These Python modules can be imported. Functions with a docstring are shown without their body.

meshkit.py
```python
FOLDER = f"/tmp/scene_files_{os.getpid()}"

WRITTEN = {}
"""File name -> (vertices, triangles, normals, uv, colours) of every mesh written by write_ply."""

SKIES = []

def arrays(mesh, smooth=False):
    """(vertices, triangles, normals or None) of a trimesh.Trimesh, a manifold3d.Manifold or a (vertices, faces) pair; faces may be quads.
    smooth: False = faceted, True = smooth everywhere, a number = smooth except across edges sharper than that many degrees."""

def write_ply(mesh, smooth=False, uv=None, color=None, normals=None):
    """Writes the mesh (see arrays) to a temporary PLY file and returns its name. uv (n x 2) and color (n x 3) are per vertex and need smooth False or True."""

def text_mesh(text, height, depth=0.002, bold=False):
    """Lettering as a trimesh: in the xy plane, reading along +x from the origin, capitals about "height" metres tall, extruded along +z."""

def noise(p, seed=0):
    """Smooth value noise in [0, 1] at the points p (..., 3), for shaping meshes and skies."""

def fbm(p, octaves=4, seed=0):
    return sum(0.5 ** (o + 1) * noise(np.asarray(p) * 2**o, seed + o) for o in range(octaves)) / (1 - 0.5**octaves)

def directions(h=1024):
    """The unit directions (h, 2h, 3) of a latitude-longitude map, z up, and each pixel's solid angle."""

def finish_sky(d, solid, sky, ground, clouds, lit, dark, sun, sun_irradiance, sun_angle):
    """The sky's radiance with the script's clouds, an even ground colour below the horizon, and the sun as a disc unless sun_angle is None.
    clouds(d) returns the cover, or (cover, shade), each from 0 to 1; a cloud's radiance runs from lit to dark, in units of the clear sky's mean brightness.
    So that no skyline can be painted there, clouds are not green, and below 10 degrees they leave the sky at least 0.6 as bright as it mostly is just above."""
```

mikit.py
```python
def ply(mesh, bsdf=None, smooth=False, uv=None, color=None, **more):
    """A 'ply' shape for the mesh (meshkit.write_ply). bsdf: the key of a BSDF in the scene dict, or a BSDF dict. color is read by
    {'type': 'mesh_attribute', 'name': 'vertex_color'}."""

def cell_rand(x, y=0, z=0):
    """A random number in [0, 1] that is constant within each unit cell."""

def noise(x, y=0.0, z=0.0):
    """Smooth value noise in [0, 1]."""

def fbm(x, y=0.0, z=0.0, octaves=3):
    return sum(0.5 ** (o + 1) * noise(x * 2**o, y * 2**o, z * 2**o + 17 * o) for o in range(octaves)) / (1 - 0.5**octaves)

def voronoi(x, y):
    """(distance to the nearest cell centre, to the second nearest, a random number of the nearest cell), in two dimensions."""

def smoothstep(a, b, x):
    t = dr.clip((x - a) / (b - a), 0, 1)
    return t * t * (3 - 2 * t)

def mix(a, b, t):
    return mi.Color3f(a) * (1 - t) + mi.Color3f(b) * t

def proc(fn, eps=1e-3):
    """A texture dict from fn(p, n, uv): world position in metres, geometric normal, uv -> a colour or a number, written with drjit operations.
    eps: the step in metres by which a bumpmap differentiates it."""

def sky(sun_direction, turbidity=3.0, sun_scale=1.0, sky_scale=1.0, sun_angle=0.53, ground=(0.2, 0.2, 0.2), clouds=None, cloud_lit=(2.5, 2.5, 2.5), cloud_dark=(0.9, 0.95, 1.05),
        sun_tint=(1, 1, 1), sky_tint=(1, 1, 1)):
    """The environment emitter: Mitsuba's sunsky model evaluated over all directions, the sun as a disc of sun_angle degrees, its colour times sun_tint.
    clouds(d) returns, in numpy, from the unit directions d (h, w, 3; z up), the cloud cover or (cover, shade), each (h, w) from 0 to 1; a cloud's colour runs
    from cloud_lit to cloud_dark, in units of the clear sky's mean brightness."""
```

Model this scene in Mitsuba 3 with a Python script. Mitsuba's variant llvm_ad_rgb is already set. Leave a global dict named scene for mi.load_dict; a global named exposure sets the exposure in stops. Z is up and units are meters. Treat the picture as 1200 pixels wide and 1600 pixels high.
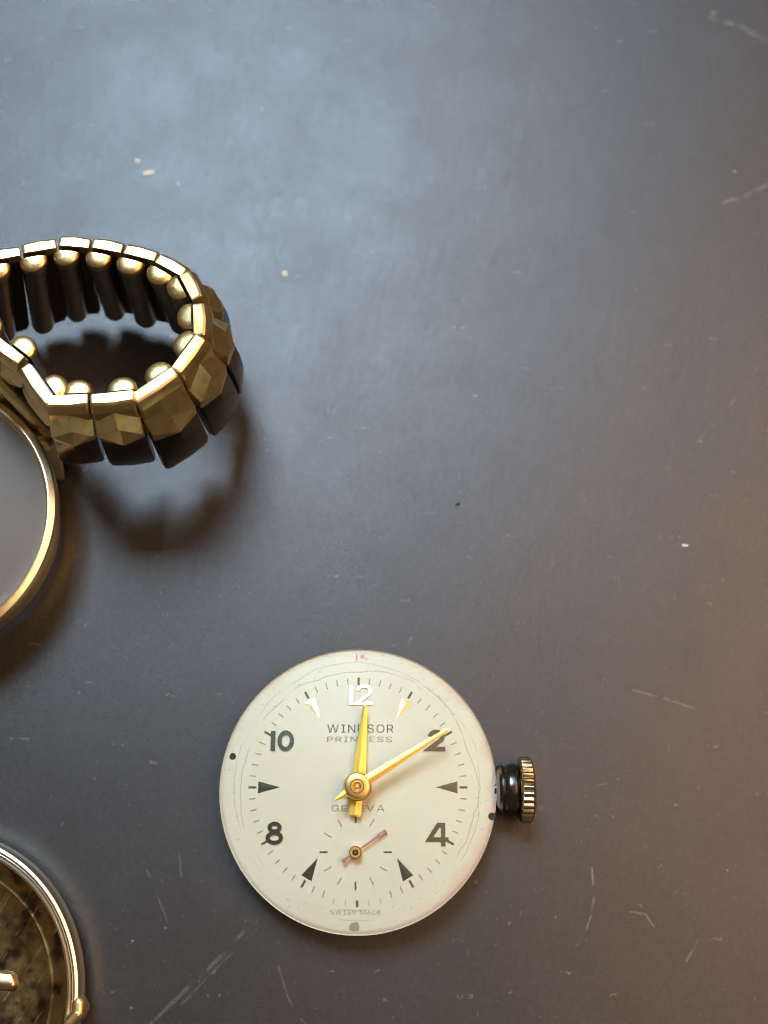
import math
import numpy as np
import trimesh
import drjit as dr
import mitsuba as mi
import mikit, meshkit
from mikit import noise, fbm, voronoi, smoothstep, mix, cell_rand
import manifold3d as m3
from shapely.geometry import Polygon, LineString, Point
from shapely import affinity, union_all

T = mi.ScalarTransform4f
scene, labels = {}, {}
MM = 0.001

# ------------------------------------------------------------------ camera, light, exposure
PITCH = math.atan(490.0 / 1700.0)          # the phone is held 85 mm above the mat, tipped 16 degrees forward
scene['camera'] = {
    'type': 'thinlens', 'fov': math.degrees(2 * math.atan(800.0 / 1700.0)), 'fov_axis': 'y',
    'aperture_radius': 0.00070, 'focus_distance': 0.0790, 'near_clip': 0.004, 'far_clip': 20.0,
    'to_world': T().look_at(origin=[0, 0, 0.085], target=[0, math.sin(PITCH), 0.085 - math.cos(PITCH)], up=[0, math.cos(PITCH), math.sin(PITCH)])}
exposure = 0.0
# cool ceiling panel above and beyond the table, a dim warm panel to the right, and the dim light of the room
scene['ceiling_light'] = {
    'type': 'rectangle', 'to_world': T().look_at(origin=[-0.20, 0.87, 1.36], target=[0, 0.02, 0], up=[1, 0, 0]).scale([0.32, 0.27, 1]),
    'bsdf': {'type': 'diffuse', 'reflectance': {'type': 'rgb', 'value': [0.6, 0.6, 0.6]}},
    'emitter': {'type': 'area', 'radiance': {'type': 'rgb', 'value': [14.2, 18.3, 22.6]}}}
labels['ceiling_light'] = {'label': 'cool white rectangular ceiling light panel high beyond the table', 'category': 'lamp'}
scene['warm_ceiling_panel'] = {
    'type': 'rectangle', 'to_world': T().look_at(origin=[0.86, 0.20, 1.45], target=[0.86, 0.20, 0], up=[0, 1, 0]).scale([0.48, 0.62, 1]),
    'bsdf': {'type': 'diffuse', 'reflectance': {'type': 'rgb', 'value': [0.6, 0.6, 0.6]}},
    'emitter': {'type': 'area', 'radiance': {'type': 'rgb', 'value': [4.7, 2.75, 1.48]}}}
labels['warm_ceiling_panel'] = {'label': 'dim warm light panel on the ceiling to the right', 'category': 'lamp'}
scene['room_light'] = {'type': 'constant', 'radiance': {'type': 'rgb', 'value': [0.11, 0.078, 0.055]}}


# ------------------------------------------------------------------ materials
def rgb(*c):
    return {'type': 'rgb', 'value': list(c)}


def principled(name, col, rough, metallic=0.0, two=True, **more):
    d = {'type': 'principled', 'base_color': col if isinstance(col, dict) else rgb(*col), 'roughness': rough, 'metallic': metallic, **more}
    scene[name] = {'type': 'twosided', 'b': d} if two else d


# wear on the mat: scratches as polylines in millimetres on its surface (points, width, strength)
SCRATCHES = [
    ([(15.46, -2.97), (15.49, -4.99), (15.23, -6.32), (14.59, -7.86), (14.0, -8.43)], .10, .55),
    ([(-9.3, -6.46), (-11.65, -8.95), (-13.88, -10.98), (-16.72, -13.65)], .22, .30),
    ([(-9.9, -7.8), (-12.1, -9.9), (-14.6, -12.4)], .12, .22),
    ([(-7.66, -9.82), (-6.91, -11.96), (-5.59, -13.73)], .10, .22),
    ([(2.88, 15.65), (2.42, 14.79), (1.76, 13.42)], .07, .5),
    ([(19.38, 10.12), (21.82, 9.43), (23.99, 8.7)], .10, .4),
    ([(12.97, 7.77), (14.04, 6.51)], .09, .4),
    ([(30.04, 53.05), (32.09, 53.7), (34.19, 54.86)], .22, .45),
    ([(25.98, 30.57), (28.3, 32.84), (30.43, 35.71), (31.96, 37.58)], .08, .22),
    ([(-15.28, -1.84), (-15.04, -3.65)], .12, .18),
    ([(18.11, -6.1), (19.19, -6.24), (19.79, -7.12)], .08, .35),
    ([(22.9, -8.08), (21.95, -9.47)], .09, .3),
    ([(-17.58, -3.2), (-15.87, -6.77)], .12, .16),
    ([(.53, 31.7), (-2.13, 31.81), (-5.3, 30.57)], .07, .3),
    ([(30.5, 72.6), (33.4, 71.6), (35.4, 70.0)], .35, .35),
    ([(5.26, 27.78), (7.06, 26.13)], .07, -.5),
    ([(-13.02, 24.77), (-10.37, 23.42), (-8.49, 22.83)], .06, -.6),
]
SPOTS = [(7.68, 34.67, .16, .8), (-18.35, 54.93, .22, .6), (31.34, 56.17, .25, .5), (26.25, 30.57, .15, .4), (-18.36, -8.08, .14, .7),
         (-18.17, -12.59, .14, .5), (-19.04, 11.11, .18, -.6), (-5.7, 23.15, .10, -.7), (-31.78, 59.74, .22, -.7), (30.88, 73.18, .4, .3),
         (22.0, 1.5, .12, .4), (25.5, -3.2, .10, .45), (17.8, 3.4, .1, .4), (-16.0, -7.2, .1, .5)]


def wear(p):
    x, y = p.x * 1000, p.y * 1000
    wob = noise(x * 2.2, y * 2.2, 3.0) - 0.5
    brk = smoothstep(0.22, 0.6, noise(x * 1.3, y * 1.3, 8.0)) * (0.5 + noise(x * 9, y * 9, 1.0))
    out = mi.Float(0)
    for pts, w, k in SCRATCHES:
        d = mi.Float(1e3)
        for (ax, ay), (bx, by) in zip(pts[:-1], pts[1:]):
            ex, ey = bx - ax, by - ay
            t = dr.clip(((x - ax) * ex + (y - ay) * ey) / (ex * ex + ey * ey), 0, 1)
            d = dr.minimum(d, dr.sqrt(dr.square(x - ax - ex * t) + dr.square(y - ay - ey * t)))
        out += 0.75 * k * brk * (1 - smoothstep(0.2 * w, w, d + 0.10 * wob))
    for sx, sy, r, k in SPOTS:
        out += k * (1 - smoothstep(0.4 * r, r, dr.sqrt(dr.square(x - sx) + dr.square((y - sy) * 1.3)) + .25 * r * wob))
    # scattered tiny scuffs, sparse and uneven
    f1, f2, which = voronoi(x * 0.55 + wob, y * 0.55)
    out += dr.select(which > 0.88, 0.22 * (1 - smoothstep(0.03, 0.10, f1 + .05 * wob)) * which, 0)
    g1, g2, gw = voronoi(x * 1.7, y * 1.7 + wob)
    out += dr.select(gw > 0.94, 0.10 * (1 - smoothstep(0.06, 0.16, g1)), 0)
    return out


def mat_colour(p, n, uv):
    x, y = p.x * 1000, p.y * 1000
    base = 0.012 + 0.005 * (fbm(x * 0.16, y * 0.16, 2.0) - 0.5) + 0.006 * (noise(x * 5, y * 5, 4.0) - 0.5)
    w = wear(p)
    base = dr.maximum(0.008, base + dr.select(w > 0, 0.22, 0.05) * w)
    return mi.Color3f(base * 1.10, base, base * 0.86)


def mat_rough(p, n, uv):
    x, y = p.x * 1000, p.y * 1000
    return 0.43 + 0.06 * (fbm(x * 0.25, y * 0.25, 7.0) - 0.5) + 0.05 * (noise(x * 6, y * 6, 2.0) - 0.5)


def mat_grain(p, n, uv):
    x, y = p.x * 1000, p.y * 1000
    f1, f2, c = voronoi(x * 4.6 + 0.6 * noise(x * 2, y * 2), y * 4.6)
    h = smoothstep(0.0, 0.25, f2 - f1) * 0.6 + noise(x * 13, y * 13) * 0.4
    return h * 1.0


scene['mat_vinyl'] = {'type': 'bumpmap', 'tex': mikit.proc(mat_grain, eps=4e-5), 'scale': 0.0000105,
                      'bsdf': {'type': 'principled', 'base_color': mikit.proc(mat_colour), 'roughness': mikit.proc(mat_rough), 'specular': 1.0}}


def gold_rough(p, n, uv):
    q = p * 1000
    return 0.30 + 0.12 * fbm(q.x * 1.1, q.y * 1.1, q.z * 1.1) + 0.10 * smoothstep(.6, .9, noise(q.x * 6, q.y * 6, q.z * 3))


def gold_col(p, n, uv):
    q = p * 1000
    return mix((0.90, 0.71, 0.34), (0.78, 0.55, 0.22), smoothstep(0.35, 0.75, fbm(q.x * 1.4, q.y * 1.4, q.z * 1.0)))


principled('gold', mikit.proc(gold_col), mikit.proc(gold_rough), 1.0)
principled('case_gold', (0.93, 0.80, 0.50), 0.32, 1.0)
principled('hand_gold', (0.93, 0.65, 0.14), 0.43, 1.0)
principled('pinion_gold', (0.86, 0.56, 0.20), 0.36, 1.0)
principled('liner_steel', (0.42, 0.38, 0.34), 0.30, 1.0)
principled('bright_steel', (0.75, 0.75, 0.74), 0.16, 1.0)
principled('dark_steel', (0.16, 0.15, 0.14), 0.35, 1.0)
principled('black_steel', (0.15, 0.15, 0.14), 0.20, 1.0)
principled('link_shade', (0.085, 0.078, 0.068), 0.28, 1.0)  # near-black metal that stands in for shade on the gold links
principled('marker_shaded', (0.085, 0.092, 0.066), 0.36, 0.45)  # shaded copy of the marker metal, darkened in its colour
principled('marker_lit', (0.62, 0.50, 0.24), 0.24, 1.0)  # lit copy of the marker metal, brightened for the upper triangles
principled('numeral_lit_and_pin', (0.42, 0.40, 0.33), 0.28, 1.0)  # lit copy for the top numeral, its shine in the colour; also the pin
principled('crown_bronze', (0.58, 0.46, 0.27), 0.28, 1.0)
principled('seconds_red', (0.50, 0.20, 0.14), 0.4, 0.4)
principled('print_dark', (0.10, 0.105, 0.075), 0.55)
principled('print_mid', (0.24, 0.25, 0.19), 0.55)
principled('print_faint', (0.40, 0.41, 0.33), 0.55)
principled('pit_black', (0.03, 0.027, 0.02), 0.6)
principled('red_chip', (0.62, 0.30, 0.24), 0.5)
principled('grey_chip', (0.33, 0.33, 0.27), 0.5)
principled('fleck_pale', (0.75, 0.74, 0.66), 0.6)
principled('fleck_dark', (0.012, 0.012, 0.012), 0.6)
scene['crystal_scuffed'] = {'type': 'blendbsdf', 'weight': 0.86,
                            'a': {'type': 'thindielectric', 'int_ior': 1.2},
                            'b': {'type': 'twosided', 'b': {'type': 'principled', 'base_color': rgb(.205, .20, .185), 'roughness': .55, 'specular': .25}}}

DC = np.array([-1.895, 2.665])             # the dial's centre on the mat, in mm


def dial_colour(p, n, uv):
    u, v = p.x * 1000 - DC[0], p.y * 1000 - DC[1]
    r, a = dr.sqrt(u * u + v * v), dr.atan2(v, u)
    tone = fbm(u * 0.35, v * 0.35, 1.0) - 0.5
    col = mix((0.74, 0.765, 0.58), (0.70, 0.72, 0.535), dr.clip(0.5 + 1.2 * tone, 0, 1))
    # faint grey hairlines of age winding through the outer ring
    wig = 0.55 * (noise(dr.cos(a) * 3 + 5, dr.sin(a) * 3 + 5, 2.0) - 0.5) + 0.16 * (noise(dr.cos(a) * 14, dr.sin(a) * 14, 4.0) - 0.5)
    line = 1 - smoothstep(0.015, 0.07, dr.abs(r - 8.62 + wig))
    line = dr.maximum(line, 0.8 * (1 - smoothstep(0.015, 0.06, dr.abs(r - 8.95 - wig * 0.8))))
    gate = smoothstep(0.42, 0.66, noise(dr.cos(a) * 4.3 + 9, dr.sin(a) * 4.3 + 9, 6.0))
    gate = dr.maximum(gate, dr.select((a > -.35) & (a < 1.95), 0.9, 0.0) * smoothstep(.25, .5, noise(a * 9, r, 1.0)))
    speck = smoothstep(0.86, 0.92, noise(u * 5.5, v * 5.5, 3.0)) * smoothstep(7.9, 8.7, r) * 0.3
    col = mix(col, (0.36, 0.36, 0.30), dr.clip(0.55 * line * gate + speck, 0, 1))
    return mix(col, (0.74, 0.52, 0.40), 0.30 * smoothstep(9.75, 10.1, r + .3 * tone) + dr.select(u > 0, 0.45, 0.0) * smoothstep(9.2, 9.9, r + .8 * (noise(a * 7, 3.0) - .5)) * smoothstep(2.0, 7.0, u))


principled('dial_cream', mikit.proc(dial_colour), 0.42, specular=0.35)


def cup_colour(p, n, uv):
    q = p * 1000
    dirt = fbm(q.x * 0.9, q.y * 0.9, 4.0)
    scr = smoothstep(0.80, 0.92, noise((q.x * 0.5 + q.y * 0.9) * 0.5, (q.x - q.y * 0.6) * 7, 1.0))
    c = mix((0.40, 0.29, 0.12), (0.09, 0.055, 0.03), smoothstep(0.30, 0.74, dirt))
    return mix(c, (0.72, 0.60, 0.36), 0.6 * scr)


def cup_rough(p, n, uv):
    q = p * 1000
    return 0.22 + 0.25 * fbm(q.x * 1.6, q.y * 1.6, 2.0)


def cup_bump(p, n, uv):
    q = p * 1000
    return fbm(q.x * 0.8, q.y * 0.8, 1.0) + 0.10 * noise(q.x * 8, q.y * 8, 3.0)


scene['cup_gold'] = {'type': 'twosided', 'b': {'type': 'bumpmap', 'tex': mikit.proc(cup_bump, eps=6e-5), 'scale': 0.00008,
                     'bsdf': {'type': 'principled', 'base_color': mikit.proc(cup_colour), 'roughness': mikit.proc(cup_rough), 'metallic': 1.0}}}
principled('rim_metal', (0.86, 0.82, 0.66), 0.30, 1.0)


# ------------------------------------------------------------------ helpers (millimetres in, metres out)
def put(key, mesh, bsdf, smooth=30):
    """One entry of the scene; a taken key gets the next three-digit number."""
    if hasattr(mesh, 'to_mesh'):
        mm = mesh.to_mesh()
        mesh = trimesh.Trimesh(mm.vert_properties[:, :3], mm.tri_verts, process=False)
    mesh = mesh.copy()
    mesh.apply_scale(MM)
    k, i = key, 0
    while k in scene:
        i += 1
        k = f'{key}_{i:03d}'
    scene[k] = mikit.ply(mesh, bsdf, smooth)
    return k


def lathe(prof, n=128):
    m = trimesh.creation.revolve(np.array(prof, float), sections=n)
    return m


def ring(prof, n=128):
    """A closed profile (r, z) turned about z."""
    p = np.array(list(prof) + [prof[0]], float)
    a = np.arange(n) * 2 * np.pi / n
    k = len(prof)
    v = np.array([[[r * math.cos(t), r * math.sin(t), z] for r, z in prof] for t in a]).reshape(-1, 3)
    f = []
    for i in range(n):
        for j in range(k):
            a0, a1 = i * k + j, i * k + (j + 1) % k
            b0, b1 = ((i + 1) % n) * k + j, ((i + 1) % n) * k + (j + 1) % k
            f += [[a0, b0, b1], [a0, b1, a1]]
    m = trimesh.Trimesh(v, f, process=False)
    if m.volume < 0:
        m.invert()
    return m


def moved(m, x=0, y=0, z=0, rz=0.0, rx=0.0, ry=0.0):
    m = m.copy()
    for ang, ax in ((rx, [1, 0, 0]), (ry, [0, 1, 0]), (rz, [0, 0, 1])):
        if ang:
            m.apply_transform(trimesh.transformations.rotation_matrix(ang, ax))
    m.apply_translation([x, y, z])
    return m


def hull(pts):
    """Convex hull of spheres (x, y, z, r)."""
    return m3.Manifold.batch_hull([m3.Manifold.sphere(r, 20).translate((x, y, z)) for x, y, z, r in pts])


# ------------------------------------------------------------------ the setting: one big dark mat
mat = trimesh.creation.box([900, 900, 3])
mat.apply_translation([0, 120, -1.5])
put('work_mat', mat, 'mat_vinyl', False)
labels['work_mat'] = {'kind': 'structure', 'label': 'dark grey worn work mat with fine grain and scratches'}

# ------------------------------------------------------------------ the watch movement with its dial
W = 'watch_movement'
RD, ZR, DOME = 10.14, 3.05, 1.2


def dome(r):
    return ZR + DOME * (1 - (np.asarray(r) / RD) ** 2)


prof = [(0, float(dome(0)))] + [(r, float(dome(r))) for r in np.linspace(0.4, 9.75, 30)]
prof += [(9.92, float(dome(9.92)) - .03), (10.05, float(dome(10.05)) - .12), (10.12, 3.06), (10.14, 2.9), (10.10, 2.72), (9.9, 2.68), (0, 2.68)]
put(W + '__dial', moved(lathe(prof, 200), *DC), 'dial_cream', 40)
labels[W] = {'label': 'round watch movement with cream dial, gold hands and a ribbed winding crown', 'category': 'watch movement'}
body = lathe([(0, 0.05), (7.6, 0.05), (7.8, 0.25), (7.8, 1.0), (9.1, 1.05), (9.25, 1.2), (9.25, 2.2), (9.6, 2.25), (9.6, 2.66), (0, 2.66)], 120)
put(W + '__movement_plate', moved(body, *DC), 'dark_steel', 30)


def on_dial(shape, lift, thick, cut=0.0):
    """A flat outline in dial coordinates (mm) laid on the domed dial: a thin solid that follows the dome."""
    out = []
    for g in getattr(shape, 'geoms', [shape]):
        m = trimesh.creation.extrude_polygon(g, thick, engine='earcut')
        out.append(m)
    m = trimesh.util.concatenate(out)
    r = np.hypot(m.vertices[:, 0], m.vertices[:, 1])
    m.vertices[:, 2] += dome(r) + lift
    return moved(m, DC[0], DC[1])


def bar(r0, r1, w, ang, cx=0, cy=0):
    """A radial stroke; ang in degrees clockwise from twelve."""
    a = math.radians(ang)
    s, c = math.sin(a), math.cos(a)
    return Polygon([(cx + r * s + q * c, cy + r * c - q * s) for r, q in ((r0, -w / 2), (r0, w / 2), (r1, w / 2), (r1, -w / 2))])


# printed minute track: the twelve hour strokes, and the fine minute strokes as one print
for h in range(12):
    if h == 6:
        continue
    put(W + '__hour_stroke', on_dial(bar(7.38, 7.95, .17, 30 * h), .004, .02), 'print_dark', False)
put(W + '__hour_stroke', on_dial(bar(7.75, 8.2, .17, 180), .004, .02), 'print_dark', False)
fine = [bar(7.45, 7.92, .075, 6 * k) for k in range(60) if k % 5 and not 28 <= k <= 32]
put(W + '__minute_track', on_dial(union_all(fine), .004, .012), 'print_mid', False)
labels[W + '__minute_track'] = {'label': 'fine printed minute strokes round the dial', 'kind': 'stuff'}
fine = [bar(7.75, 8.15, .06, 6 * k) for k in (28, 29, 31, 32)]
put(W + '__lower_minute_track', on_dial(union_all(fine), .004, .012), 'print_faint', False)


# lettering
def outline(text, h, width):
    """Wide-spaced capitals as one mesh, centred on the origin."""
    parts, x = [], 0.0
    for ch in text:
        if ch == ' ':
            x += h * .6
            continue
        m = meshkit.text_mesh(ch, h, depth=.012)
        m.apply_translation([x - m.bounds[0][0], 0, 0])
        parts.append(m)
        x = m.bounds[1][0] + h * 0.26
    m = trimesh.util.concatenate(parts)
    m.apply_translation([-m.bounds[:, 0].mean(), -h / 2, 0])
    m.apply_scale([width / (m.bounds[1][0] - m.bounds[0][0]), 1, 1])
    return m


def write(key, text, h, width, x, y, bsdf):
    m = outline(text, h, width)
    m.apply_translation([x, y, 0])
    m.vertices[:, 2] += dome(np.hypot(m.vertices[:, 0], m.vertices[:, 1])) + .006
    put(W + key, moved(m, DC[0], DC[1]), bsdf, False)


write('__upper_lettering', 'WINDSOR', .60, 4.85, .16, 4.16, 'print_dark')
write('__middle_lettering', 'PRINCESS', .40, 4.75, .12, 3.38, 'print_mid')
write('__lower_lettering', 'GENEVA', .44, 3.8, .02, -1.47, 'print_mid')
write('__rim_lettering', 'SWISS MADE', .30, 3.6, -.10, -8.55, 'print_mid')


# applied numerals, drawn with their own strokes
def stroke(pts, w):
    return LineString(pts).buffer(w / 2, cap_style=2, join_style=2)


def oval(cx, cy, rx, ry, w):
    o = affinity.scale(Point(0, 0).buffer(1, 24), rx, ry)
    i = affinity.scale(Point(0, 0).buffer(1, 24), rx - w, ry - w)
    return affinity.translate(o.difference(i), cx, cy)


def arc(cx, cy, rx, ry, a0, a1, n=18):
    return [(cx + rx * math.cos(math.radians(a)), cy + ry * math.sin(math.radians(a))) for a in np.linspace(a0, a1, n)]


w = .29
one = stroke([(0, -.71), (0, .71)], w + .02)
two = stroke(arc(0, .28, .43, .36, 172, -38) + [(-.50, -.60), (.60, -.60)], w)
zero = oval(0, 0, .60, .74, w)
eight = union_all([oval(0, .38, .50, .40, w * .95), oval(0, -.33, .62, .47, w * .95)])
four = stroke([(.36, -.80), (.36, .66), (.02, .66), (-.66, -.34), (.74, -.34)], w)


def numeral(shape, x, y, bsdf):
    flat = on_dial(affinity.translate(shape, x, y), .0, .20)
    put(W + '__numeral', flat, bsdf, False)


thin = stroke(arc(0, .30, .47, .38, 172, -38) + [(-.54, -.61), (.64, -.61)], .20)
numeral(union_all([affinity.translate(stroke([(0, -.71), (0, .71)], .23), -.68, 0), affinity.translate(thin, .28, 0)]), .12, 6.62, 'numeral_lit_and_pin')
numeral(affinity.scale(two, 1.08, 1.0), 5.72, 3.32, 'marker_shaded')
numeral(four, 5.78, -3.28, 'marker_shaded')
numeral(eight, -5.95, -3.18, 'marker_shaded')
numeral(union_all([affinity.translate(one, -.72, 0), affinity.translate(zero, .22, 0)]), -5.52, 3.30, 'marker_shaded')
for k, t in enumerate(('twelve', 'two', 'four', 'eight', 'ten')):
    labels[W + '__numeral' + (f'_{k:03d}' if k else '')] = {'label': f'raised metal numeral {t}'}


# applied triangular markers: pyramids with a ridge, point towards the centre
def triangle(ang, r0, r1, half):
    a = math.radians(ang)
    s, c = math.sin(a), math.cos(a)
    P = lambda r, q, z: (r * s + q * c, r * c - q * s, float(dome(r)) + z)      # noqa: E731
    v = [P(r1, -half, 0), P(r1, half, 0), P(r0, 0, 0), P(r1, -half, .10), P(r1, half, .10), P(r0, 0, .09), P(r1 - .25, 0, .115)]
    f = [[0, 1, 2], [3, 6, 5], [4, 5, 6], [3, 4, 6], [0, 3, 4], [0, 4, 1], [1, 4, 5], [1, 5, 2], [2, 5, 3], [2, 3, 0]]
    m = trimesh.Trimesh(v, f, process=False)
    m.fix_normals()
    return moved(m, DC[0], DC[1])


for ang, mtl in ((30, 'marker_lit'), (90, 'marker_shaded'), (150, 'marker_shaded'), (210, 'marker_shaded'), (270, 'marker_shaded'), (330, 'marker_lit')):
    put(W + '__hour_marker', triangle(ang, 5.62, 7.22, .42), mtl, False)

# small seconds: twelve strokes, hub and hand
SC = (-.12, -4.48)
for h in range(12):
    put(W + '__seconds_stroke', on_dial(bar(2.0, 2.58, .13 if h % 3 == 0 else .075, 30 * h, *SC), .004, .014), 'print_dark' if h % 3 == 0 else 'print_mid', False)
zs = float(dome(math.hypot(*SC)))


def flat_hand(pts, z, th):
    m = trimesh.util.concatenate([trimesh.creation.extrude_polygon(g, th, engine='earcut') for g in getattr(pts, 'geoms', [pts])])
    return moved(m, DC[0], DC[1], z)


sh = union_all([bar(.3, 2.0, .12, 56, *SC), bar(1.85, 2.62, .26, 56, *SC).difference(bar(2.05, 2.45, .10, 56, *SC)),
                bar(.3, .95, .16, 236, *SC), Point(SC[0] - .80, SC[1] - .56).buffer(.17)])
put(W + '__seconds_hand', flat_hand(sh, zs + .45, .08), 'seconds_red', False)
hub = ring([(.20, 0), (.42, 0), (.46, .3), (.44, .72), (.36, .80), (.22, .80), (.18, .70), (.18, .3)], 48)
put(W + '__seconds_hand__hub', moved(hub, DC[0] + SC[0], DC[1] + SC[1], zs), 'pinion_gold', 30)
pin = lathe([(0, .0), (.18, .0), (.18, .72), (.10, .80), (0, .80)], 32)
put(W + '__seconds_hand__pin', moved(pin, DC[0] + SC[0], DC[1] + SC[1], zs), 'numeral_lit_and_pin', 30)


# hour and minute hands: tapered blades with a ridge
def blade(ang, sections, z, droop=0.0):
    """sections: (r, half width, ridge height) along the hand; a ridged blade."""
    a = math.radians(ang)
    s, c = math.sin(a), math.cos(a)
    v, f = [], []
    for r, hw, hz in sections:
        for q, zz in ((-hw, 0), (-hw, .05), (0, .05 + hz), (hw, .05), (hw, 0)):
            v.append((r * s + q * c, r * c - q * s, z + zz - droop * max(r, 0)))
    n = len(sections)
    for i in range(n - 1):
        for j in range(5):
            a0, a1, b0, b1 = i * 5 + j, i * 5 + (j + 1) % 5, (i + 1) * 5 + j, (i + 1) * 5 + (j + 1) % 5
            f += [[a0, b0, b1], [a0, b1, a1]]
    for base in (0, (n - 1) * 5):
        f += [[base, base + 1, base + 2], [base, base + 2, base + 3], [base, base + 3, base + 4]]
    m = trimesh.Trimesh(v, f, process=False)
    m.fix_normals()
    return moved(m, DC[0], DC[1])


zc = float(dome(0))
put(W + '__hour_hand', blade(5.2, [(-2.05, .36, .03), (-1.95, .44, .06), (-.7, .42, .06), (.0, .50, .06), (.8, .52, .09), (1.2, .50, .10), (5.7, .17, .05), (5.85, .05, .0)], zc + .55, .012), 'hand_gold', False)
collar = ring([(.45, 0), (1.0, 0), (1.0, .17), (.92, .24), (.45, .24)], 64)
put(W + '__hour_hand__collar', moved(collar, DC[0], DC[1], zc + .50), 'hand_gold', 30)
put(W + '__minute_hand', blade(58.6, [(-1.95, .05, .0), (-1.2, .22, .04), (-.5, .36, .08), (.3, .40, .10), (.9, .36, .09), (7.5, .13, .03), (7.72, .03, 0)], zc + 1.60, .012), 'hand_gold', False)
collar = ring([(.42, 0), (.90, 0), (.92, .10), (.86, .24), (.70, .30), (.42, .30)], 64)
put(W + '__minute_hand__collar', moved(collar, DC[0], DC[1], zc + 1.53), 'pinion_gold', 30)
cannon = ring([(.22, -1.4), (.46, -1.4), (.50, 0), (.50, .42), (.44, .48), (.34, .48), (.30, .34), (.22, .30)], 48)
put(W + '__cannon_pinion', moved(cannon, DC[0], DC[1], zc + 1.50), 'pinion_gold', 30)
put(W + '__cannon_pinion__arbor', moved(lathe([(0, -.8), (.21, -.8), (.21, .36), (.12, .42), (0, .42)], 32), DC[0], DC[1], zc + 1.50), 'hand_gold', 30)

# rivet pits and chips at the dial's edge
for (x, y), r, mtl, nm in (((-9.22, 2.22), .25, 'pit_black', 'rivet_pit'), ((9.72, -2.02), .27, 'pit_black', 'rivet_pit')):
    put(W + '__' + nm, on_dial(Point(x, y).buffer(r, 12), .004, .015), mtl, False)
put(W + '__edge_chip', on_dial(union_all([bar(9.25, 9.72, .13, -1.0), bar(9.45, 9.7, .3, 1.6), bar(9.3, 9.5, .12, 3.4)]), .004, .012), 'red_chip', False)
labels[W + '__edge_chip'] = {'label': 'small reddish chip at the top edge of the dial'}
put(W + '__edge_chip', on_dial(union_all([bar(9.3, 9.78, .42, 181), bar(9.45, 9.7, .62, 181.2), bar(9.25, 9.5, .2, 180.4)]).buffer(.05), .004, .012), 'grey_chip', False)
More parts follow.
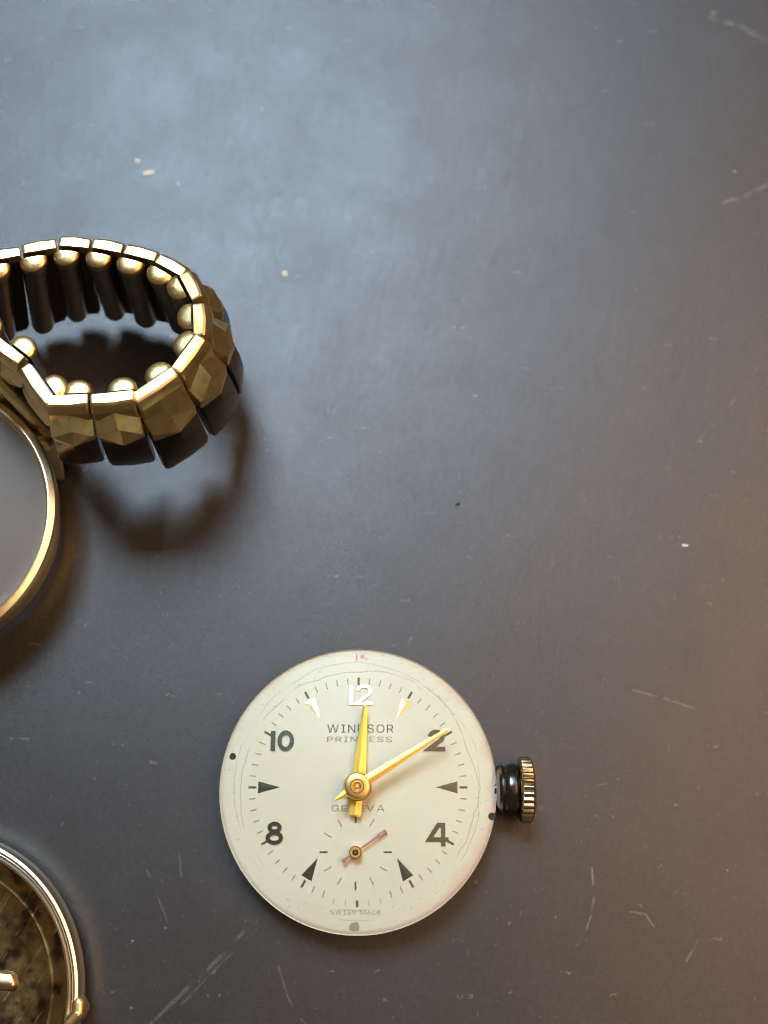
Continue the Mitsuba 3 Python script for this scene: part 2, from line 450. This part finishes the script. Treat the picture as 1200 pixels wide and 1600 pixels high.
labels[W + '__edge_chip_001'] = {'label': 'small greyed notch at the bottom edge of the dial'}

# winding stem and ribbed crown, lying along +x
CY, CZ = 2.62, 2.46
stem = lathe([(0, 0), (.62, 0), (.62, .12), (1.45, .18), (1.72, .28), (1.86, .46), (1.86, .60), (1.80, .66), (1.82, .74), (1.94, .9), (1.98, 1.15), (1.96, 1.5), (1.80, 1.68), (1.72, 1.8), (1.72, 2.3), (0, 2.3)], 64)
put(W + '__stem_collar', moved(stem, 8.08, CY - .06, CZ, ry=math.pi / 2), 'black_steel', 30)
labels[W + '__stem_collar'] = {'label': 'dark steel collar between dial and crown'}
n = 30
k = n * 8
ang = np.arange(k) * 2 * np.pi / k
flute = .5 + .5 * np.cos(ang * n)
flute = flute ** .6
secs = [(.0, 2.00, 0), (.10, 2.22, .06), (.18, 2.24, .15), (.86, 2.24, .15), (.98, 2.18, .06), (1.06, 2.04, 0), (1.16, 1.55, 0), (1.20, .8, 0)]
v, f = [], []
for x, r, d in secs:
    rr = r + d * flute
    v += [(x, rr_ * math.cos(t), rr_ * math.sin(t)) for rr_, t in zip(rr, ang)]
v = np.array(v)
for i in range(len(secs) - 1):
    j = np.arange(k)
    a0, a1, b0, b1 = i * k + j, i * k + (j + 1) % k, (i + 1) * k + j, (i + 1) * k + (j + 1) % k
    f += np.stack([a0, a1, b1], 1).tolist() + np.stack([a0, b1, b0], 1).tolist()
c1 = len(v)
v = np.vstack([v, [[secs[-1][0] + .01, 0, 0]]])
f += [[(len(secs) - 1) * k + j, (len(secs) - 1) * k + (j + 1) % k, c1] for j in range(k)]
# hollow inner face: a recessed cup behind the first section
inner = [(0.0, 1.78), (.6, 1.70), (.63, .45)]
base = len(v)
for x, r in inner:
    v = np.vstack([v, np.stack([np.full(k, x), r * np.cos(ang), r * np.sin(ang)], 1)])
prev = 0
for i in range(len(inner)):
    b = base + i * k
    for j in range(k):
        f += [[prev + j, b + (j + 1) % k, prev + (j + 1) % k], [prev + j, b + j, b + (j + 1) % k]]
    prev = b
crown = trimesh.Trimesh(v, f, process=False)
crown.fix_normals()
put(W + '__crown', moved(crown, 9.86, CY - .08, CZ, rx=.05), 'crown_bronze', 25)
labels[W + '__crown'] = {'label': 'ribbed gold winding crown'}

# ------------------------------------------------------------------ the empty watch case with its expansion bracelet
K = 'wrist_watch_case'
labels[K] = {'label': 'empty gold watch case with scuffed crystal and expansion bracelet standing on its edge', 'category': 'watch case'}
CC = np.array([-35.75, 22.55])
bez = ring([(9.95, 5.2), (10.08, 5.3), (10.22, 5.86), (10.32, 5.97), (10.45, 5.96), (10.80, 5.80), (10.90, 5.62), (10.9, 5.0), (10.75, 4.2), (10.30, 3.2), (10.1, 1.9), (9.9, 1.3), (9.5, 1.1), (9.5, 1.4), (9.75, 2.0), (10.0, 4.6), (9.95, 4.8)], 180)
put(K + '__bezel', moved(bez, *CC), 'case_gold', 25)
labels[K + '__bezel'] = {'label': 'polished gold bezel ring'}
cr = lathe([(0, 5.8)] + [(r, 5.8 - .7 * (r / 9.9) ** 2.2) for r in np.linspace(.5, 9.97, 24)], 128)
put(K + '__crystal', moved(cr, *CC), 'crystal_scuffed', True)
labels[K + '__crystal'] = {'label': 'scuffed grey crystal'}
for side in (45, 225):
    for off in (-20, 20):
        a = math.radians(side + off)
        d, tdir = np.array([math.cos(a), math.sin(a)]), np.array([math.cos(math.radians(side)), math.sin(math.radians(side))])
        p0, p1, p2 = CC + d * 10.2, CC + d * 10.9 + tdir * .5, CC + d * 10.9 + tdir * 1.3
        if (side, off) == (45, -20):                      # this one is bent down and forwards
            p0, p1, p2 = np.array([-27.5, 28.9]), np.array([-26.6, 28.9]), np.array([-26.35, 27.3])
        lug = hull([(*p0, 4.4, .75), (*p0, 3.2, .75), (*p1, 4.0, .78), (*p1, 3.0, .78)]) + hull([(*p1, 4.0, .78), (*p1, 3.0, .78), (*p2, 1.3, .50), (*p2, .55, .30)])
        put(K + '__lug', lug, 'case_gold', 40)
    b0, b1 = [CC + 10.9 * np.array([math.cos(math.radians(side + o)), math.sin(math.radians(side + o))]) + tdir * 1.0 for o in (-18, 18)]
    put(K + '__spring_bar', hull([(*b0, 2.3, .35), (*b1, 2.3, .35)]), 'bright_steel', 40)

# bracelet links: top outer edge of each (x0, y0, x1, y1, height of its top), walked anticlockwise from the far left
LINKS = [
    (-32.18, 39.80, -29.68, 40.81, 13.0), (-29.60, 40.86, -26.99, 41.39, 13.0), (-26.91, 41.55, -24.39, 42.03, 13.0), (-24.12, 42.24, -21.73, 42.03, 13.0),
    (-21.59, 42.08, -19.23, 41.60, 13.0), (-19.08, 41.49, -16.62, 40.80, 13.2), (-16.41, 40.52, -14.28, 39.27, 13.5), (-14.08, 38.84, -12.96, 36.68, 14.0),
    (-12.75, 35.92, -12.54, 33.28, 14.5), (-12.39, 32.80, -14.10, 30.08, 15.0), (-14.06, 29.73, -16.88, 27.60, 15.6), (-16.92, 27.63, -19.99, 27.30, 16.0),
    (-20.08, 27.35, -23.02, 27.21, 16.0), (-23.11, 27.30, -25.15, 30.08, 16.0), (-25.44, 30.49, -27.61, 32.17, 15.5), (-28.10, 32.68, -30.40, 33.92, 14.5),
    (-34.60, 37.90, -32.60, 39.40, 12.6)]
HL = 11.3


def link_shell(wd):
    """The faceted cap of a link: s along the band (x), depth outwards (y), height (z), top at z = 0."""
    rows = [(0.0, .72, .62), (-.10, .88, .78), (-.34, 1.0, .94), (-.85, 1.14, 1.10), (-2.5, 1.62, .80), (-3.8, .96, 1.46), (-5.1, 1.58, 1.05), (-6.8, 1.50, 1.00), (-8.4, 1.28, .86), (-9.8, .95, .64), (-10.8, .62, .42), (-HL, .32, .26)]
    v, f = [], []
    h = wd / 2
    for z, c, e in rows:
        v += [(-h, 0, z), (-h, e - .12, z), (-h + .14, e, z), (0, c, z), (h - .14, e, z), (h, e - .12, z), (h, 0, z)]
    n = 7
    for i in range(len(rows) - 1):
        for j in range(n):
            a0, a1, b0, b1 = i * n + j, i * n + (j + 1) % n, (i + 1) * n + j, (i + 1) * n + (j + 1) % n
            hi_c = rows[i][1] > rows[i][2]
            if (j == 2 and hi_c) or (j == 3 and not hi_c):
                f += [[a0, a1, b0], [a1, b1, b0]] if j == 2 else [[a0, a1, b0], [a1, b1, b0]]
            else:
                f += [[a0, a1, b1], [a0, b1, b0]]
    for b in (0, (len(rows) - 1) * n):
        f += [[b, b + j, b + j + 1] for j in range(1, n - 1)]
    v = [(x * (1 - .17 * z / HL), y, z) for x, y, z in v]
    m = trimesh.Trimesh(v, f, process=False)
    m.fix_normals()
    solid = m3.Manifold(m3.Mesh(np.array(m.vertices, np.float32), np.array(m.faces, np.uint32)))
    # rounded ends: cut with an upright stadium-cornered outline
    out = [(h - .2, 0), (h - .05, -.05), (h, -.2)]
    out += [(h * 1.17 - 1.05 + 1.05 * math.cos(t), -HL + 1.05 + 1.05 * math.sin(t)) for t in np.linspace(0, -math.pi / 2, 9)]
    out += [(-x, z) for x, z in out[::-1]]
    cs = m3.CrossSection([np.array(out)[::-1]])
    cutter = m3.Manifold.extrude(cs, 6).rotate((90, 0, 0)).translate((0, 3, 0))
    return solid ^ cutter


def to_tm(man):
    mm = man.to_mesh()
    return trimesh.Trimesh(mm.vert_properties[:, :3], mm.tri_verts, process=False)


rng = np.random.default_rng(5)
for i, (x0, y0, x1, y1, zt) in enumerate(LINKS):
    p, q = np.array([x0, y0]), np.array([x1, y1])
    wd = np.linalg.norm(q - p)
    e = (q - p) / wd
    nrm = np.array([-e[1], e[0]])
    mid = (p + q) / 2
    if nrm @ (mid - np.array([-22.0, 34.5])) < 0:
        nrm = -nrm
    if i == 16:
        nrm = np.array([-.6, .8])
    wd = wd - .06
    rot = np.eye(4)
    # keep a right-handed frame: x along the band, y outwards
    ex = np.array([nrm[1], -nrm[0]])
    rot[:2, 0], rot[:2, 1] = ex, nrm
    # the bracelet flares: links further left lean so that their feet stand further left
    shift = float(np.interp(mid[0], [-30, -26, -20, -17, -13], [3.3, 2.9, 1.5, .9, .1]))
    swing = math.atan(shift * abs(ex[0]) / HL) * np.sign(ex[0])
    shear = np.eye(4)
    shear[0, 2] = math.tan(swing + rng.uniform(-.02, .02))
    lean = shear @ trimesh.transformations.rotation_matrix(math.atan(np.interp(mid[0] - .3 * (mid[1] - 34), [-28, -20, -13], [.0, .5, 1.7]) / HL) * (1 if mid[1] < 38 else .3) + rng.uniform(-.012, .012), [1, 0, 0])
    org = np.eye(4)
    org[:3, 3] = [*(mid - nrm * .90), zt]
    M = org @ rot @ lean
    whole = link_shell(wd)
    upper, lower = whole.split_by_plane((0, 0, 1), -5.25)  # lower half of the gold link, coloured dark to give it shade
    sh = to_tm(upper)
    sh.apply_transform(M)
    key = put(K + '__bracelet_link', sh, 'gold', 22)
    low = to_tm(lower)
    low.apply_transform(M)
    put(key + '__shaded_half', low, 'link_shade', 22)
    inn = trimesh.creation.box([wd * 1.02, .10, HL - 1.2])  # added dark sheet that paints the shade in the gaps between tubes
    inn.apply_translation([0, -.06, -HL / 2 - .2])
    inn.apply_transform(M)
    put(key + '__gap_shade', inn, 'link_shade', False)
    back = np.sign(ex @ (q - p)) * -.22 * wd          # the spring tubes sit a little behind their caps
    # folded half-round barrel behind the link, and the gold end that closes it
    def barrel(levels, bx, by):
        pts = []
        for z, sc in levels:
            for t in np.linspace(0, math.pi, 15):
                pts.append((bx * sc * math.cos(t), -by * sc * max(0, math.sin(t)) ** .75 - .26, z))
            pts += [(bx * sc, -.26, z), (-bx * sc, -.26, z)]
        m = trimesh.convex.convex_hull(np.array(pts))
        m.apply_translation([back, 0, 0])
        m.apply_transform(M)
        return m
    bx = min(1.04, wd * .42)
    lo = -HL + .25
    put(key + '__spring_tube', barrel([(-.9, .90), (lo + 1.0, .90), (lo + .5, .80), (lo + .15, .52), (lo, .25)], bx, 1.18), 'liner_steel', 30)
    put(key + '__tube_end', barrel([(-.24, .45), (-.29, .70), (-.37, .87), (-.47, .96), (-.60, 1.0), (-.95, 1.0), (-1.0, .97)], bx, 1.15), 'gold', 24)
# the twisted end pieces that take the bracelet to the lugs
a45 = np.array([math.cos(math.radians(45)), math.sin(math.radians(45))])
pb = CC + a45 * 11.9
sidev = np.array([-a45[1], a45[0]])
put(K + '__end_piece', hull([(*(pb - sidev * 2.6), 2.2, .7), (*(pb + sidev * 2.6), 2.2, .7), (-28.6, 32.2, 6.0, .7), (-29.5, 32.8, 12.0, .7)]), 'gold', 40)
pb2 = CC - a45 * 12.2
put(K + '__end_piece', hull([(*(pb2 - sidev * 2.6), 2.2, .7), (*(pb2 + sidev * 2.6), 2.2, .7), (*(pb2 - a45 * 3), 1.4, .7)]), 'gold', 40)

# ------------------------------------------------------------------ the loose case back
B = 'case_back'
labels[B] = {'label': 'hollow gold case back lying open side up in the bottom left corner', 'category': 'case back'}
BC = np.array([-32.7, -11.75])
rim = ring([(10.30, 1.75), (10.42, 2.1), (10.58, 2.22), (10.72, 2.12), (10.78, 1.95), (10.84, 2.3), (10.94, 2.52), (11.10, 2.58), (11.28, 2.50), (11.44, 2.30), (11.52, 2.0), (11.45, 1.2), (10.9, .5), (9.6, .12), (9.4, .3), (10.3, 1.0)], 180)
put(B + '__rim', moved(rim, *BC), 'rim_metal', 25)
labels[B + '__rim'] = {'label': 'bright double-stepped rim'}
cup = lathe([(0, .35)] + [(r, .35 + 1.5 * (r / 10.34) ** 6 + .12 * max(0, 1 - abs(r - 9.0) / .22)) for r in np.linspace(.4, 10.34, 120)] + [(10.33, .9), (9.5, .18), (0, .14)], 140)
put(B + '__cup', moved(cup, *BC), 'cup_gold', 35)
labels[B + '__cup'] = {'label': 'brown tarnished inside of the case back'}
ta = math.atan2(-12.3 - BC[1], -21.35 - BC[0])
td = np.array([math.cos(ta), math.sin(ta)])
tn = np.array([-td[1], td[0]])
tp = BC + td * 11.35
put(B + '__lip_tab', hull([(*(tp + tn * .35), 2.15, .55), (*(tp - tn * .35), 2.15, .55), (*(tp + td * .05), 1.4, .5)]) + hull([(*(tp - tn * .3), 2.3, .45), (*(tp - td * .9 - tn * 1.5), 2.35, .32)]), 'gold', 40)
put(B + '__pressed_bar', hull([(-31.0, -10.5, .35, .55), (-26.75, -10.95, .35, .50), (-31.0, -10.1, .35, .45), (-26.85, -10.5, .35, .42)]), 'crown_bronze', 40)

# ------------------------------------------------------------------ flecks of dust on the mat
FL = [('pale fleck of dust on the mat, larger of two above the bracelet', -21.04, 55.97, .55, .28, .35, 'fleck_pale'),
      ('small pale fleck of dust upper left above the bracelet', -22.1, 57.2, .26, .22, 1.0, 'fleck_pale'),
      ('pale speck of dust to the upper right of the bracelet', -8.61, 46.0, .24, .30, .3, 'fleck_pale'),
      ('yellowish white chip on the mat at the right, above the crown', 24.24, 21.66, .30, .13, -.1, 'fleck_pale'),
      ('black crumb on the mat in the middle of the photo', 6.0, 25.15, .20, .14, .2, 'fleck_dark')]
for lab, x, y, a, b, rz, mtl in FL:
    m = trimesh.creation.icosphere(2, 1.0)
    m.vertices *= (0.75 + .5 * meshkit.noise(m.vertices * 1.7 + x, 3))[:, None]
    m.vertices *= [a, b, .10]
    k = put('dust_fleck', moved(m, x, y, .06, rz=rz), mtl, True)
    labels[k] = {'label': lab, 'category': 'dust fleck', 'group': 'flecks of dust on the mat'}
